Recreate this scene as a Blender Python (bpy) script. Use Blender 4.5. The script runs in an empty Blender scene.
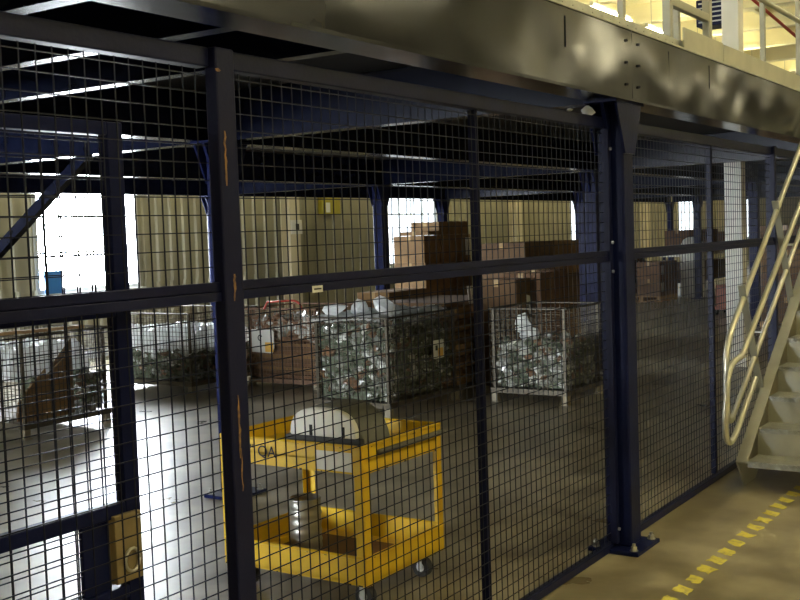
import bpy, math, random
from mathutils import Vector, Matrix
random.seed(7)
scene = bpy.context.scene
COL = scene.collection

# ------------------------------------------------------------------ camera
EYE = 1.70
FPX = 1100.0
Rx = Vector((0.5472, -0.8363, -0.0349))      # image right  (rows of world->camera)
Rd = Vector((-0.0691, -0.0034, -0.9976))     # image down
Rf = Vector((0.8341, 0.5483, -0.0596))       # image forward
def norm_axes():
    f = Rf.normalized(); r = (Rx - f*Rx.dot(f)).normalized(); u = r.cross(f)
    return r, u, f
cam_data = bpy.data.cameras.new('camera'); cam = bpy.data.objects.new('camera', cam_data); COL.objects.link(cam)
r_, u_, f_ = norm_axes()
M = Matrix(((r_.x, u_.x, -f_.x), (r_.y, u_.y, -f_.y), (r_.z, u_.z, -f_.z)))
cam.matrix_world = Matrix.Translation((0, 0, EYE)) @ M.to_4x4()
cam_data.sensor_width = 36.0
cam_data.lens = 36.0*FPX/800.0
cam_data.clip_end = 300
scene.camera = cam

# ------------------------------------------------------------------ world, exposure
world = bpy.data.worlds.new('world'); scene.world = world; world.use_nodes = True
bg = world.node_tree.nodes['Background']; bg.inputs[0].default_value = (0.75, 0.86, 1.0, 1); bg.inputs[1].default_value = 1.0
vs = scene.view_settings
vs.view_transform = 'Standard'; vs.look = 'None'; vs.exposure = 0.9; vs.gamma = 1.0; vs.use_curve_mapping = False
WINDOW_STRENGTH = 40.0
TUBE_STRENGTH = 58.0
TUBE_COL = (1.0, 0.90, 0.57, 1)

# ------------------------------------------------------------------ materials
MATS = {}
def mat(name, col, rough=0.5, metal=0.0, var=0.0, vscale=4.0, bump=0.0, bscale=20.0, spec=0.5, col2=None, emit=None, estr=0.0, detail=4.0, rvar=0.0, vdist=0.0, stretch=None, lo=0.35, hi=0.65, coat=0.0):
    m = bpy.data.materials.new(name); m.use_nodes = True
    nt = m.node_tree; b = nt.nodes['Principled BSDF']
    b.inputs['Base Color'].default_value = (*col, 1); b.inputs['Roughness'].default_value = rough
    b.inputs['Metallic'].default_value = metal; b.inputs['Specular IOR Level'].default_value = spec
    if coat: b.inputs['Coat Weight'].default_value = coat; b.inputs['Coat Roughness'].default_value = 0.1
    need = var > 0 or bump > 0 or col2 is not None or rvar > 0
    if need:
        tc = nt.nodes.new('ShaderNodeTexCoord'); vec = tc.outputs['Object']
        if stretch:
            mp = nt.nodes.new('ShaderNodeMapping'); mp.inputs['Scale'].default_value = stretch
            nt.links.new(vec, mp.inputs['Vector']); vec = mp.outputs['Vector']
    if var > 0 or col2 is not None:
        n = nt.nodes.new('ShaderNodeTexNoise'); n.inputs['Scale'].default_value = vscale; n.inputs['Detail'].default_value = detail
        n.inputs['Distortion'].default_value = vdist
        nt.links.new(vec, n.inputs['Vector'])
        cr = nt.nodes.new('ShaderNodeValToRGB')
        cr.color_ramp.elements[0].position = lo; cr.color_ramp.elements[1].position = hi
        c2 = col2 if col2 is not None else tuple(min(1, c*(1+var)) for c in col)
        c1 = col if col2 is not None else tuple(c*(1-var) for c in col)
        cr.color_ramp.elements[0].color = (*c1, 1); cr.color_ramp.elements[1].color = (*c2, 1)
        nt.links.new(n.outputs['Fac'], cr.inputs['Fac']); nt.links.new(cr.outputs['Color'], b.inputs['Base Color'])
        if rvar > 0:
            mr = nt.nodes.new('ShaderNodeMapRange'); mr.inputs[1].default_value = .3; mr.inputs[2].default_value = .7
            mr.inputs[3].default_value = rough-rvar; mr.inputs[4].default_value = rough+rvar
            nt.links.new(n.outputs['Fac'], mr.inputs[0]); nt.links.new(mr.outputs[0], b.inputs['Roughness'])
    if bump > 0:
        n2 = nt.nodes.new('ShaderNodeTexNoise'); n2.inputs['Scale'].default_value = bscale; n2.inputs['Detail'].default_value = 3
        nt.links.new(vec, n2.inputs['Vector'])
        bp = nt.nodes.new('ShaderNodeBump'); bp.inputs['Strength'].default_value = bump; bp.inputs['Distance'].default_value = 0.02
        nt.links.new(n2.outputs['Fac'], bp.inputs['Height']); nt.links.new(bp.outputs['Normal'], b.inputs['Normal'])
    if emit:
        b.inputs['Emission Color'].default_value = (*emit[:3], 1); b.inputs['Emission Strength'].default_value = estr
    MATS[name] = m
    return m
mat('concrete', (0.155, 0.125, 0.072), rough=0.34, var=0.0, col2=(0.32, 0.275, 0.178), vscale=2.6, detail=5, rvar=0.07, lo=.36, hi=.64)
mat('paint_yellow_line', (0.62, 0.53, 0.07), rough=0.7, col2=(0.34, 0.29, 0.11), vscale=30, detail=5, lo=.5, hi=.75)
mat('siding', (0.29, 0.272, 0.19), rough=0.55, var=0.08, vscale=1.5)
mat('plaster', (0.58, 0.52, 0.36), rough=0.8, var=0.05, vscale=1)
mat('roof_paint', (0.82, 0.77, 0.52), rough=0.7, var=0.06, vscale=.8)
mat('blue_steel', (0.005, 0.008, 0.042), spec=.11, rough=0.36, var=0.25, vscale=5, bump=0.05, bscale=40)
mat('navy_steel', (0.006, 0.008, 0.034), spec=.16, rough=0.40, var=0.2, vscale=6, bump=0.04, bscale=60)
mat('navy_scuffed', (0.006, 0.008, 0.034), spec=.16, rough=0.42, col2=(0.009, 0.010, 0.036), vscale=6, bump=0.04, bscale=60)
mat('rust_scrape', (0.30, 0.16, 0.05), rough=0.7, col2=(0.12, 0.07, 0.04), vscale=60)
mat('beam_paint', (0.012, 0.013, 0.016), rough=0.17, metal=0.0, var=0.25, vscale=2.5, bump=0.06, bscale=3.0, spec=0.26, rvar=.04)
mat('deck_under', (0.012, 0.013, 0.018), rough=0.6)
mat('joist_paint', (0.005, 0.007, 0.020), spec=.18, rough=0.24, var=.2, vscale=6)
mat('wire_steel', (0.008, 0.010, 0.022), rough=0.42, metal=0.0, spec=.2)
mat('galvanised', (0.42, 0.42, 0.38), rough=0.38, metal=0.85, var=0.12, vscale=14)
mat('alu_plate', (0.33, 0.33, 0.28), rough=0.42, metal=0.55, var=0.08, vscale=30, bump=0.35, bscale=70)
mat('alu_paint', (0.35, 0.34, 0.265), rough=0.42, metal=0.35, var=0.05, vscale=10)
mat('rail_tube', (0.56, 0.54, 0.42), rough=0.28, metal=0.55)
mat('deck_edge', (0.42, 0.42, 0.36), rough=0.5, metal=0.2, var=.1, vscale=8)
mat('kick_plate', (0.40, 0.39, 0.30), rough=0.5, var=.08, vscale=6)
mat('white_paint', (0.72, 0.70, 0.62), rough=0.5, var=.05, vscale=3)
mat('cart_yellow', (0.72, 0.47, 0.012), rough=0.38, col2=(0.60, 0.37, 0.012), vscale=7, bump=.04, bscale=30, spec=.5)
mat('cart_chip', (0.05, 0.04, 0.02), rough=0.6)
mat('rubber', (0.03, 0.03, 0.03), rough=0.6)
mat('bumper_grey', (0.14, 0.13, 0.11), rough=0.6)
mat('shroud_grey', (0.13, 0.13, 0.11), rough=0.5, var=.08, vscale=12)
mat('shroud_white', (0.74, 0.73, 0.66), rough=0.45)
mat('paper', (0.66, 0.65, 0.60), rough=0.8)
mat('paper_orange', (0.72, 0.42, 0.08), rough=0.8)
mat('ink', (0.03, 0.03, 0.03), rough=0.8)
mat('cardboard', (0.215, 0.122, 0.046), rough=0.8, var=.15, vscale=3)
mat('cardboard_dark', (0.125, 0.068, 0.028), rough=0.8, var=.15, vscale=3)
mat('cardboard_red', (0.145, 0.072, 0.030), rough=0.75, var=.12, vscale=3)
mat('tape', (0.42, 0.28, 0.12), rough=0.35)
mat('wood', (0.34, 0.21, 0.09), rough=0.75, var=.25, vscale=6, stretch=(1, 8, 8))
mat('rust_wire', (0.20, 0.12, 0.075), rough=0.6, metal=.3, var=.25, vscale=20)
mat('basket_wire', (0.085, 0.072, 0.050), rough=0.45, metal=0.6)
mat('basket_foot', (0.28, 0.24, 0.16), rough=0.6, var=.2, vscale=12)
mat('bag_green', (0.11, 0.13, 0.09), rough=0.18, var=.35, vscale=20, spec=.8)
mat('bag_grey', (0.28, 0.29, 0.25), rough=0.16, var=.3, vscale=18, spec=.8)
mat('bag_clear', (0.62, 0.63, 0.58), rough=0.14, spec=.9)
mat('bag_brown', (0.17, 0.09, 0.045), rough=0.3, var=.3, vscale=20, spec=.6)
mat('poly_sheet', (0.90, 0.90, 0.87), rough=0.35, spec=.7, bump=.3, bscale=16)
def poly():
    m = MATS['poly_sheet']; nt = m.node_tree; b = nt.nodes['Principled BSDF']; o = nt.nodes['Material Output']
    tr = nt.nodes.new('ShaderNodeBsdfTranslucent'); tr.inputs['Color'].default_value = (.95, .96, .96, 1)
    mx = nt.nodes.new('ShaderNodeMixShader'); mx.inputs[0].default_value = .55
    nt.links.new(b.outputs[0], mx.inputs[1]); nt.links.new(tr.outputs[0], mx.inputs[2]); nt.links.new(mx.outputs[0], o.inputs['Surface'])
poly()
mat('lock_tan', (0.22, 0.165, 0.078), rough=0.5, var=.1, vscale=20)
mat('sign_yellow', (0.32, 0.27, 0.02), rough=0.6)
mat('red_paint', (0.45, 0.05, 0.03), rough=0.5)
mat('orange_paint', (0.25, 0.07, 0.03), rough=0.5)
mat('blue_plastic', (0.03, 0.16, 0.42), rough=0.4)
mat('window_frame', (0.45, 0.46, 0.44), rough=0.5)
mat('pane', (0.8, 0.85, 0.9), rough=0.3, emit=(0.86, 0.93, 1.0), estr=WINDOW_STRENGTH)
mat('pane_far', (0.8, 0.85, 0.9), rough=0.3, emit=(0.80, 0.90, 1.0), estr=2.2)
mat('tube_light', (1, 1, 1), rough=0.4, emit=TUBE_COL, estr=TUBE_STRENGTH)
mat('housing', (0.70, 0.68, 0.55), rough=0.5)
mat('bolt', (0.55, 0.55, 0.50), rough=0.3, metal=.9)
mat('hole', (0.006, 0.006, 0.006), rough=0.8)

# ------------------------------------------------------------------ mesh helpers
class MB:
    def __init__(s): s.v = []; s.f = []; s.mi = []; s.cur = 0
    def add(s, verts, faces):
        o = len(s.v); s.v += [tuple(v) for v in verts]; s.f += [tuple(i+o for i in f) for f in faces]; s.mi += [s.cur]*len(faces)
        return s
    def box(s, a, b):
        x0, y0, z0 = (min(a[i], b[i]) for i in range(3)); x1, y1, z1 = (max(a[i], b[i]) for i in range(3))
        return s.add([(x0,y0,z0),(x1,y0,z0),(x1,y1,z0),(x0,y1,z0),(x0,y0,z1),(x1,y0,z1),(x1,y1,z1),(x0,y1,z1)],
              [(0,3,2,1),(4,5,6,7),(0,1,5,4),(1,2,6,5),(2,3,7,6),(3,0,4,7)])
    def obox(s, c, size, rot):
        hx, hy, hz = (d/2 for d in size); c = Vector(c)
        vs_ = [c + rot @ Vector((x, y, z)) for z in (-hz, hz) for x, y in ((-hx,-hy),(hx,-hy),(hx,hy),(-hx,hy))]
        return s.add(vs_, [(0,3,2,1),(4,5,6,7),(0,1,5,4),(1,2,6,5),(2,3,7,6),(3,0,4,7)])
    def bar(s, p, q, w, h, up=(0,0,1)):
        p = Vector(p); q = Vector(q); d = (q-p); L = d.length; d.normalize(); u = Vector(up)
        sd = d.cross(u).normalized(); u = sd.cross(d)
        rot = Matrix((d, sd, u)).transposed()
        return s.obox((p+q)/2, (L, w, h), rot)
    def cyl(s, p, q, r, n=10, r2=None, cap=True):
        return s.tube([p, q], r, n, rr=[r, r if r2 is None else r2], cap=cap)
    def tube(s, pts, r, n=8, rr=None, cap=True):
        pts = [Vector(p) for p in pts]; m = len(pts); vs_ = []; fs = []
        ref = None
        for i, p in enumerate(pts):
            d = (pts[min(i+1, m-1)] - pts[max(i-1, 0)]).normalized()
            if ref is None:
                ref = d.cross(Vector((0,0,1)))
                if ref.length < 1e-3: ref = d.cross(Vector((1,0,0)))
            a = (ref - d*ref.dot(d)).normalized(); b = d.cross(a); ref = a
            R_ = rr[i] if rr else r
            for k in range(n):
                t = 2*math.pi*k/n + math.pi/n
                vs_.append(p + (a*math.cos(t) + b*math.sin(t))*R_)
        for i in range(m-1):
            for k in range(n):
                fs.append((i*n+k, i*n+(k+1) % n, (i+1)*n+(k+1) % n, (i+1)*n+k))
        if cap:
            fs.append(tuple(range(n-1, -1, -1))); fs.append(tuple((m-1)*n+k for k in range(n)))
        return s.add(vs_, fs)
    def prism(s, poly, axis, lo, hi):
        # poly: 2D points in the two other axes (in xyz order); extruded along axis
        def mk(p, t):
            if axis == 0: return (t, p[0], p[1])
            if axis == 1: return (p[0], t, p[1])
            return (p[0], p[1], t)
        n = len(poly); vs_ = [mk(p, lo) for p in poly] + [mk(p, hi) for p in poly]
        fs = [tuple(range(n)), tuple(range(2*n-1, n-1, -1))] + [(i, n+i, n+(i+1) % n, (i+1) % n) for i in range(n)]
        return s.add(vs_, fs)
    def lathe(s, prof, c, n=20):
        vs_ = []; fs = []; m = len(prof)
        for (r, z) in prof:
            for k in range(n):
                t = 2*math.pi*k/n; vs_.append((c[0]+r*math.cos(t), c[1]+r*math.sin(t), c[2]+z))
        for i in range(m-1):
            for k in range(n): fs.append((i*n+k, i*n+(k+1) % n, (i+1)*n+(k+1) % n, (i+1)*n+k))
        fs.append(tuple(range(n-1, -1, -1))); fs.append(tuple((m-1)*n+k for k in range(n)))
        return s.add(vs_, fs)
    def build(s, name, m, parent=None, bevel=0.0, smooth=False, recalc=True):
        off = Vector(parent_loc(parent)) if parent else Vector((0,0,0))
        me = bpy.data.meshes.new(name); me.from_pydata([tuple(Vector(v)-off) for v in s.v], [], s.f); 
        ms = m if isinstance(m, (list, tuple)) else [m]
        for k in ms: me.materials.append(MATS[k])
        if len(ms) > 1: me.polygons.foreach_set('material_index', s.mi)
        if recalc:
            import bmesh
            bm = bmesh.new(); bm.from_mesh(me); bmesh.ops.recalc_face_normals(bm, faces=bm.faces); bm.to_mesh(me); bm.free()
        if smooth: me.shade_smooth()
        me.update()
        o = bpy.data.objects.new(name, me); COL.objects.link(o)
        if parent: o.parent = parent
        if bevel > 0:
            bv = o.modifiers.new('bevel', 'BEVEL'); bv.width = bevel; bv.segments = 2; bv.limit_method = 'ANGLE'; bv.harden_normals = False
        return o
def parent_loc(p):
    l = Vector((0,0,0))
    while p: l += p.location; p = p.parent
    return l
def tag(o, label=None, cat=None, group=None, kind=None):
    if label: o['label'] = label
    if cat: o['category'] = cat
    if group: o['group'] = group
    if kind: o['kind'] = kind
    return o
def thing(name, loc, label, cat, group=None):
    o = bpy.data.objects.new(name, None); COL.objects.link(o); o.location = loc; o.empty_display_size = .1
    return tag(o, label, cat, group)
def copy_tree(o, parent=None, delta=None):
    c = o.copy(); COL.objects.link(c); c.parent = parent
    if delta is not None: c.location = o.location + Vector(delta)
    for ch in o.children: copy_tree(ch, c)
    return c
def struct(mb, name, m, **k): return tag(mb.build(name, m, **k), kind='structure')
def bez(a, b, c, n=6):
    a, b, c = Vector(a), Vector(b), Vector(c)
    return [(1-t)**2*a + 2*t*(1-t)*b + t*t*c for t in [i/n for i in range(n+1)]]

# ------------------------------------------------------------------ the hall
XL, XR, YF, YB, ZR = -7.0, 58.0, -15.0, 13.0, 8.0
floor = struct(MB().box((XL, YF, -0.1), (XR, YB, 0)), 'floor', 'concrete')
struct(MB().box((XL, YF-.2, 0), (XR, YF, ZR)), 'wall_front', 'plaster')
LWIN = [(6.2, 10.4)]; LZ0, LZ1 = .8, 3.2
lw = MB(); lw.box((XL-.2, YF, 0), (XL, YB, LZ0)); lw.box((XL-.2, YF, LZ1), (XL, YB, ZR))
le = [YF] + [e for w in LWIN for e in w] + [YB]
for i in range(0, len(le), 2): lw.box((XL-.2, le[i], LZ0), (XL, le[i+1], LZ1))
struct(lw, 'wall_left', 'plaster')
for i, (a, b) in enumerate(LWIN):
    fr = MB(); fr.box((XL-.12, a, LZ0), (XL-.04, a+.05, LZ1)); fr.box((XL-.12, b-.05, LZ0), (XL-.04, b, LZ1)); fr.box((XL-.12, a, LZ0), (XL-.04, b, LZ0+.05)); fr.box((XL-.12, a, LZ1-.05), (XL-.04, b, LZ1)); fr.box((XL-.12, (a+b)/2-.02, LZ0), (XL-.04, (a+b)/2+.02, LZ1)); fr.box((XL-.12, a, 2.0), (XL-.04, b, 2.04))
    w = struct(fr, 'window_%d' % (i+6), 'window_frame')
    for y0 in (a+.05, (a+b)/2+.02):
        for z0, z1 in ((LZ0+.05, 2.0), (2.04, LZ1-.05)):
            MB().box((XL-.09, y0, z0), (XL-.084, y0+(b-a)/2-.07, z1)).build('pane', 'pane', w)
struct(MB().box((XR, YF, 0), (XR+.2, YB, ZR)), 'wall_right', 'plaster')
struct(MB().box((XL, YF, ZR), (XR, YB, ZR+.15)), 'ceiling', 'roof_paint')
# yellow hatch line on the floor
rng = random.Random(3)
for k in range(52):
    x = 2.95 + k*0.172
    base = [(x, 1.665), (x+.085, 1.66), (x+.135, 1.745), (x+.045, 1.75)]; poly = []
    for q in range(4):
        (ax, ay), (bx, by) = base[q], base[(q+1) % 4]
        for t in (0, .34, .67): poly.append((ax+(bx-ax)*t+rng.uniform(-.010, .010), ay+(by-ay)*t+rng.uniform(-.010, .010)))
    MB().prism(poly, 2, 0.0, 0.0012).build('floor_marking', 'paint_yellow_line', floor)

struct(MB().box((XL, 4.45, 0), (1.3, 4.55, 2.33)), 'wall_light_blocker', 'plaster')  # unseen wall, added to keep the left window's daylight off the fence
# back wall of ribbed siding with window openings
WZ0, WZ1 = 1.08, 3.7
WINS = [(10.33, 12.2), (19.35, 21.3), (28.62, 30.2), (37.6, 39.3), (46.0, 47.8)]
def siding(x0, x1, z0, z1, name):
    mb = MB(); pitch = .30; n = int(round((x1-x0)/pitch)) or 1; p = (x1-x0)/n
    prof = []
    for i in range(n):
        a = x0+i*p
        prof += [(a, YB), (a+p*.62, YB), (a+p*.70, YB-.035), (a+p*.92, YB-.035)]
    prof.append((x1, YB))
    poly = prof + [(x1, YB+.1), (x0, YB+.1)]
    mb.v = [(x, y, z0) for x, y in prof] + [(x, y, z1) for x, y in prof]
    m = len(prof); mb.f = [(i, i+1, m+i+1, m+i) for i in range(m-1)]; mb.mi = [0]*len(mb.f)
    return mb
wall_mb = MB()
def merge(dst, src): dst.add(src.v, src.f)
merge(wall_mb, siding(XL, XR, 0, WZ0, ''))
merge(wall_mb, siding(XL, XR, WZ1, ZR, ''))
edges = [XL] + [e for w in WINS for e in w] + [XR]
for i in range(0, len(edges), 2): merge(wall_mb, siding(edges[i], edges[i+1], WZ0, WZ1, ''))
wall_mb.box((XL, YB+.12, -.1), (XR, YB+.13, WZ0))
struct(wall_mb, 'wall_back', 'siding', recalc=False)
struct(MB().box((XL, YB-.05, 0), (XR, YB-.03, .12)), 'baseboard_back', 'window_frame')
for i, (a, b) in enumerate(WINS):
    fr = MB()
    for (p, q) in (((a-.06, WZ0-.06), (b+.06, WZ0)), ((a-.06, WZ1), (b+.06, WZ1+.06)), ((a-.06, WZ0), (a, WZ1)), ((b, WZ0), (b+.06, WZ1))):
        fr.box((p[0], YB-.06, p[1]), (q[0], YB+.06, q[1]))
    w = struct(fr, 'window_%d' % (i+1), 'window_frame')
    mun = MB(); rows = 5; colsn = 2 if i == 0 else 4
    dz = (WZ1-WZ0)/rows; dx = (b-a)/colsn
    for k in range(1, rows): mun.box((a, YB-.02, WZ0+k*dz-.014), (b, YB+.02, WZ0+k*dz+.014))
    for k in range(1, colsn): mun.box((a+k*dx-.01, YB-.015, WZ0), (a+k*dx+.01, YB+.015, WZ1))
    mun.build('muntin', 'window_frame', w)
    for rr_ in range(rows):
        for cc in range(colsn):
            MB().box((a+cc*dx+.01, YB+.02, WZ0+rr_*dz+.014), (a+(cc+1)*dx-.01, YB+.026, WZ0+(rr_+1)*dz-.014)).build('pane', 'pane' if i == 0 else 'pane_far', w)
    MB().box((a-.08, YB-.16, WZ0-.09), (b+.08, YB-.04, WZ0-.06)).build('window_sill', 'window_frame', w)
# pilasters of the building between the windows
for i, x in enumerate((6.8, 15.95, 25.0, 34.1, 43.2)):
    mb = MB(); mb.box((x-.15, YB-.26, 0), (x+.15, YB-.24, ZR)); mb.box((x-.15, YB-.06, 0), (x+.15, YB-.04, ZR)); mb.box((x-.012, YB-.24, 0), (x+.012, YB-.06, ZR))
    struct(mb, 'trim_%d' % (i+1), 'plaster')
# roof beams
for i in range(15):
    x = 6.0 + i*3.5
    mb = MB(); mb.box((x-.18, YF, ZR-.55), (x+.18, YB, ZR-.45)); mb.box((x-.05, YF, ZR-.45), (x+.05, YB, ZR)); 
    struct(mb, 'trim_%d' % (i+10), 'roof_paint')
for i in range(9):
    y = -13.5 + i*3.2
    struct(MB().box((XL, y-.06, ZR-.22), (XR, y+.06, ZR)), 'trim_%d' % (i+40), 'roof_paint')

# ------------------------------------------------------------------ lamps under the roof
def lamp(x, y, z=6.9, L=2.4, label='long fluorescent strip light hanging over the open aisle', group='strip lights over the aisle'):
    t = thing('strip_light', (x, y, z), label, 'light', group)
    MB().prism([(-.045+y, z+.0), (-.04+y, z+.08), (.04+y, z+.08), (.045+y, z+.0), (.04+y, z-.02), (-.04+y, z-.02)], 0, x-L/2, x+L/2).build('housing', 'housing', t)
    for s in (-1, 1):
        MB().cyl((x-L/2+.03, y+s*.065, z-.035), (x+L/2-.03, y+s*.065, z-.035), .022, 8).build('tube', 'tube_light', t, smooth=True)
        MB().cyl((x+s*L*.35, y, z+.08), (x+s*L*.35, y, ZR-.02), .008, 6).build('hanger', 'galvanised', t)
for x in (-3, 2.5, 8, 13.5, 19, 30, 41): lamp(x, -8.7)
for x in (-5, 2, 10): lamp(x, -3.5)
for x in (6.5, 16.5, 27): lamp(x, 1.2)
for x in (22, 25.6, 29.2, 33, 37, 43): lamp(x, 10.4, label='long fluorescent strip light hanging above the storage deck', group='strip lights above the deck')

# ------------------------------------------------------------------ mezzanine steel
GX = [5.45 + 6.4*k for k in range(5)]; GY = [2.21, 5.02, 8.05, 10.95]
ZB = 2.345           # underside of the steel
def steel_column(x, y, ztop, label, group=None, big=False, fl=.11):
    t = thing('steel_column', (x, y, 0), label, 'column', group)
    h = .072
    MB().box((x-h, y-h, .02), (x+h, y+h, ztop)).build('shaft', 'blue_steel', t, bevel=.012)
    MB().box((x-.16, y-.14, 0), (x+.16, y+.14, .022)).build('base_plate', 'blue_steel', t, bevel=.004)
    for sx in (-1, 1):
        for sy in (-1, 1):
            px, py = x+sx*.125, y+sy*.105
            b = MB(); b.cyl((px, py, .022), (px, py, .026), .022, 12); b.cyl((px, py, .026), (px, py, .045), .016, 6); b.cyl((px, py, .045), (px, py, .06), .009, 8)
            b.build('anchor_bolt', 'bolt', t)
    MB().box((x-.19, y-.09, ztop-.015), (x+.19, y+.09, ztop)).build('cap_plate', 'blue_steel', t, bevel=.003)
    for s in (-1, 1):
        g = MB(); g.prism([(x-.17, ztop-.015), (x+.17, ztop-.015), (x+.066, ztop-.27), (x-.066, ztop-.27)], 1, y+s*h, y+s*(h+.012))
        g.build('head_plate', 'blue_steel', t)
    MB().prism([(x-.165, ztop-.015), (x-h, ztop-.015), (x-h, ztop-.25)], 1, y-.01, y+.01).build('gusset', 'blue_steel', t)
    MB().prism([(x+.165, ztop-.015), (x+h, ztop-.015), (x+h, ztop-.25)], 1, y-.01, y+.01).build('gusset', 'blue_steel', t)
    return t
steel_column(GX[0], GY[0], ZB, 'navy steel column with flared head and bolted base standing between mesh fence panels')
steel_column(GX[0], 4.95, ZB, 'blue steel column behind the scraped fence post beside yellow cart')
steel_column(GX[0], GY[2], ZB, 'blue steel column carrying the long diagonal brace')
steel_column(GX[1], 5.09, ZB, 'blue steel column beside reddish box and wire basket')
steel_column(GX[1], GY[2], ZB, 'blue steel column left of the stepped cardboard box stack')
steel_column(GX[3], GY[2], ZB, 'blue steel column in front of white wrapped roll')
far_lab = 'dark blue steel column far back under the storage deck'
for k, y in ((0, GY[3]), (1, GY[3]), (2, GY[1]), (2, GY[2]), (2, GY[3]), (3, GY[1]), (3, GY[3]), (4, GY[1]), (4, GY[2]), (4, GY[3])):
    steel_column(GX[k], y, ZB, far_lab, 'far columns under the deck')
for k in (1, 2, 3, 4):
    steel_column(GX[k], GY[0], ZB, 'navy steel column under deck edge further along the fence', 'columns along the deck edge')

# front edge beam (glossy deep channel), split at the column
YE = 2.11
beam = thing('edge_beam', (GX[0], YE, ZB), 'deep glossy dark steel beam along the front edge of the deck', 'beam')
def plate(x0, x1):
    # slightly buckled face sheet
    nx, nz = 90, 8; mb = MB(); vs_ = []; z0, z1 = ZB, 2.70
    rg = random.Random(int(x0*10)+5); ph = [rg.uniform(0, 6.3) for _ in range(6)]
    for j in range(nz+1):
        for i in range(nx+1):
            x = x0+(x1-x0)*i/nx; z = z0+(z1-z0)*j/nz; e = math.sin(math.pi*j/nz)
            d = .0035*e*(math.sin(2.6*x+ph[0])+.6*math.sin(6.1*x+ph[1]+8*z)+.35*math.sin(11*x+ph[2]-6*z))
            vs_.append((x, YE-.004+d, z))
    fs = [(j*(nx+1)+i, j*(nx+1)+i+1, (j+1)*(nx+1)+i+1, (j+1)*(nx+1)+i) for j in range(nz) for i in range(nx)]
    mb.add(vs_, fs); o = len(vs_)
    mb.add([(x0, YE+.012, z0), (x1, YE+.012, z0), (x1, YE+.012, z1), (x0, YE+.012, z1)], [(3, 2, 1, 0)])
    mb.build('web_plate', 'beam_paint', beam, smooth=True, recalc=False)
plate(-3.0, GX[0]-.004); plate(GX[0]+.004, GX[1]-.004); plate(GX[1]+.004, GX[2])
MB().box((-3.0, YE-.006, ZB-.004), (GX[2], YE+.16, ZB+.010)).build('bottom_flange', 'beam_paint', beam)
MB().box((-3.0, YE+.01, 2.69), (GX[2], YE+.16, 2.70)).build('top_flange', 'beam_paint', beam)
MB().box((GX[0]-.004, YE-.001, ZB+.01), (GX[0]+.004, YE+.01, 2.69)).build('joint', 'hole', beam)
for s in (-1, 1):
    for z in (2.42, 2.53, 2.64):
        b = MB(); x = GX[0]+s*.085; b.cyl((x, YE-.013, z), (x, YE+.002, z), .007, 8); b.build('bolt', 'hole', beam)
for x in (4.64, 6.0, 6.72):
    b = MB(); b.box((x-.001, YE-.0075, 2.52), (x+.001, YE-.002, 2.66)); b.build('weld_seam', 'beam_paint', beam)
# inner beams along the rows and joists across
def ibeam(mb, p, q, along, depth, fw, zt):
    # along: 0 runs in x, 1 runs in y
    (x0, y0), (x1, y1) = p, q
    for (z0, z1, w) in ((zt-depth, zt-depth+.012, fw/2), (zt-.012, zt, fw/2), (zt-depth+.012, zt-.012, .005)):
        if along == 0: mb.box((x0, y0-w, z0), (x1, y0+w, z1))
        else: mb.box((x0-w, y0, z0), (x0+w, y1, z1))
    return mb
for y, lab in ((GY[1], 'navy steel beam under the deck nearest the mesh fence'), (GY[2], 'navy steel beam under the middle of the deck'), (GY[3], 'navy steel beam at the back edge of the deck')):
    t = thing('deck_beam', (GX[0], y, ZB), lab, 'beam')
    for (n, z0, z1, w) in (('bottom_flange', ZB, ZB+.012, .07), ('web', ZB+.012, 2.648, .005), ('top_flange', 2.648, 2.66, .07)):
        MB().box((-3, y-w, z0), (GX[4]+.1, y+w, z1)).build(n, 'joist_paint', t)
bays = ((YE+.16, GY[1]-.075), (GY[1]+.075, GY[2]-.075), (GY[2]+.075, GY[3]-.075))
def joist(y0, y1, w, name='deck_joist'):
    mb = MB()
    mb.box((-w, 0, 0), (w, y1-y0, .008)); mb.box((-.004, 0, .008), (.004, y1-y0, .305)); mb.box((-w, 0, .305), (w, y1-y0, .313))
    return mb.build(name, 'joist_paint')
pj = joist(*bays[0], .033)
for k in range(6):
    o = pj if k == 0 else pj.copy()
    if k: COL.objects.link(o)
    o.location = (2.0+.58*(k-3), bays[0][0], ZB)
    tag(o, 'navy joist between the front edge beam and the first inner beam', 'joist', 'joists of the front bay')
bayn = ('front', 'middle', 'back')
for bi, (y0, y1) in enumerate(bays):
    pc = None
    for k, x in enumerate(GX):
        o = joist(y0, y1, .055, 'cross_beam') if pc is None else pc.copy()
        if pc is not None: COL.objects.link(o)
        pc = pc or o; o.location = (x, y0, ZB)
        tag(o, 'navy cross beam on the column line in the %s bay of the deck' % bayn[bi], 'beam', 'cross beams of the %s bay' % bayn[bi])
br = MB(); br.bar((GX[0], GY[2]-.07, 1.24), (GX[0], 6.22, 2.36), .06, .08)
tag(br.build('diagonal_brace', 'joist_paint'), 'dark diagonal brace rising from a column to the deck beams', 'brace')
dk = thing('mezzanine_deck', (GX[0], YE, 2.66), 'storage deck slab with pale bolted edge angle above the glossy beam', 'deck')
MB().box((-3, YE+.02, 2.661), (GX[4]+.3, GY[3]+.1, 2.71)).build('slab', 'deck_under', dk)
MB().box((-3, YE-.012, 2.70), (GX[2], YE+.06, 2.712)).build('edge_angle', 'deck_edge', dk)
MB().box((-3, YE+.055, 2.712), (GX[2], YE+.062, 2.775)).build('edge_upstand', 'deck_edge', dk)
pb = None
for k in range(34):
    x = 3.6+k*.115
    if pb is None:
        b = MB(); b.cyl((x, YE+.05, 2.745), (x, YE+.056, 2.745), .008, 6); pb = b.build('rivet', 'galvanised', dk); x00 = x
    else:
        o = pb.copy(); COL.objects.link(o); o.parent = dk; o.location = (x-x00, 0, 0)
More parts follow.
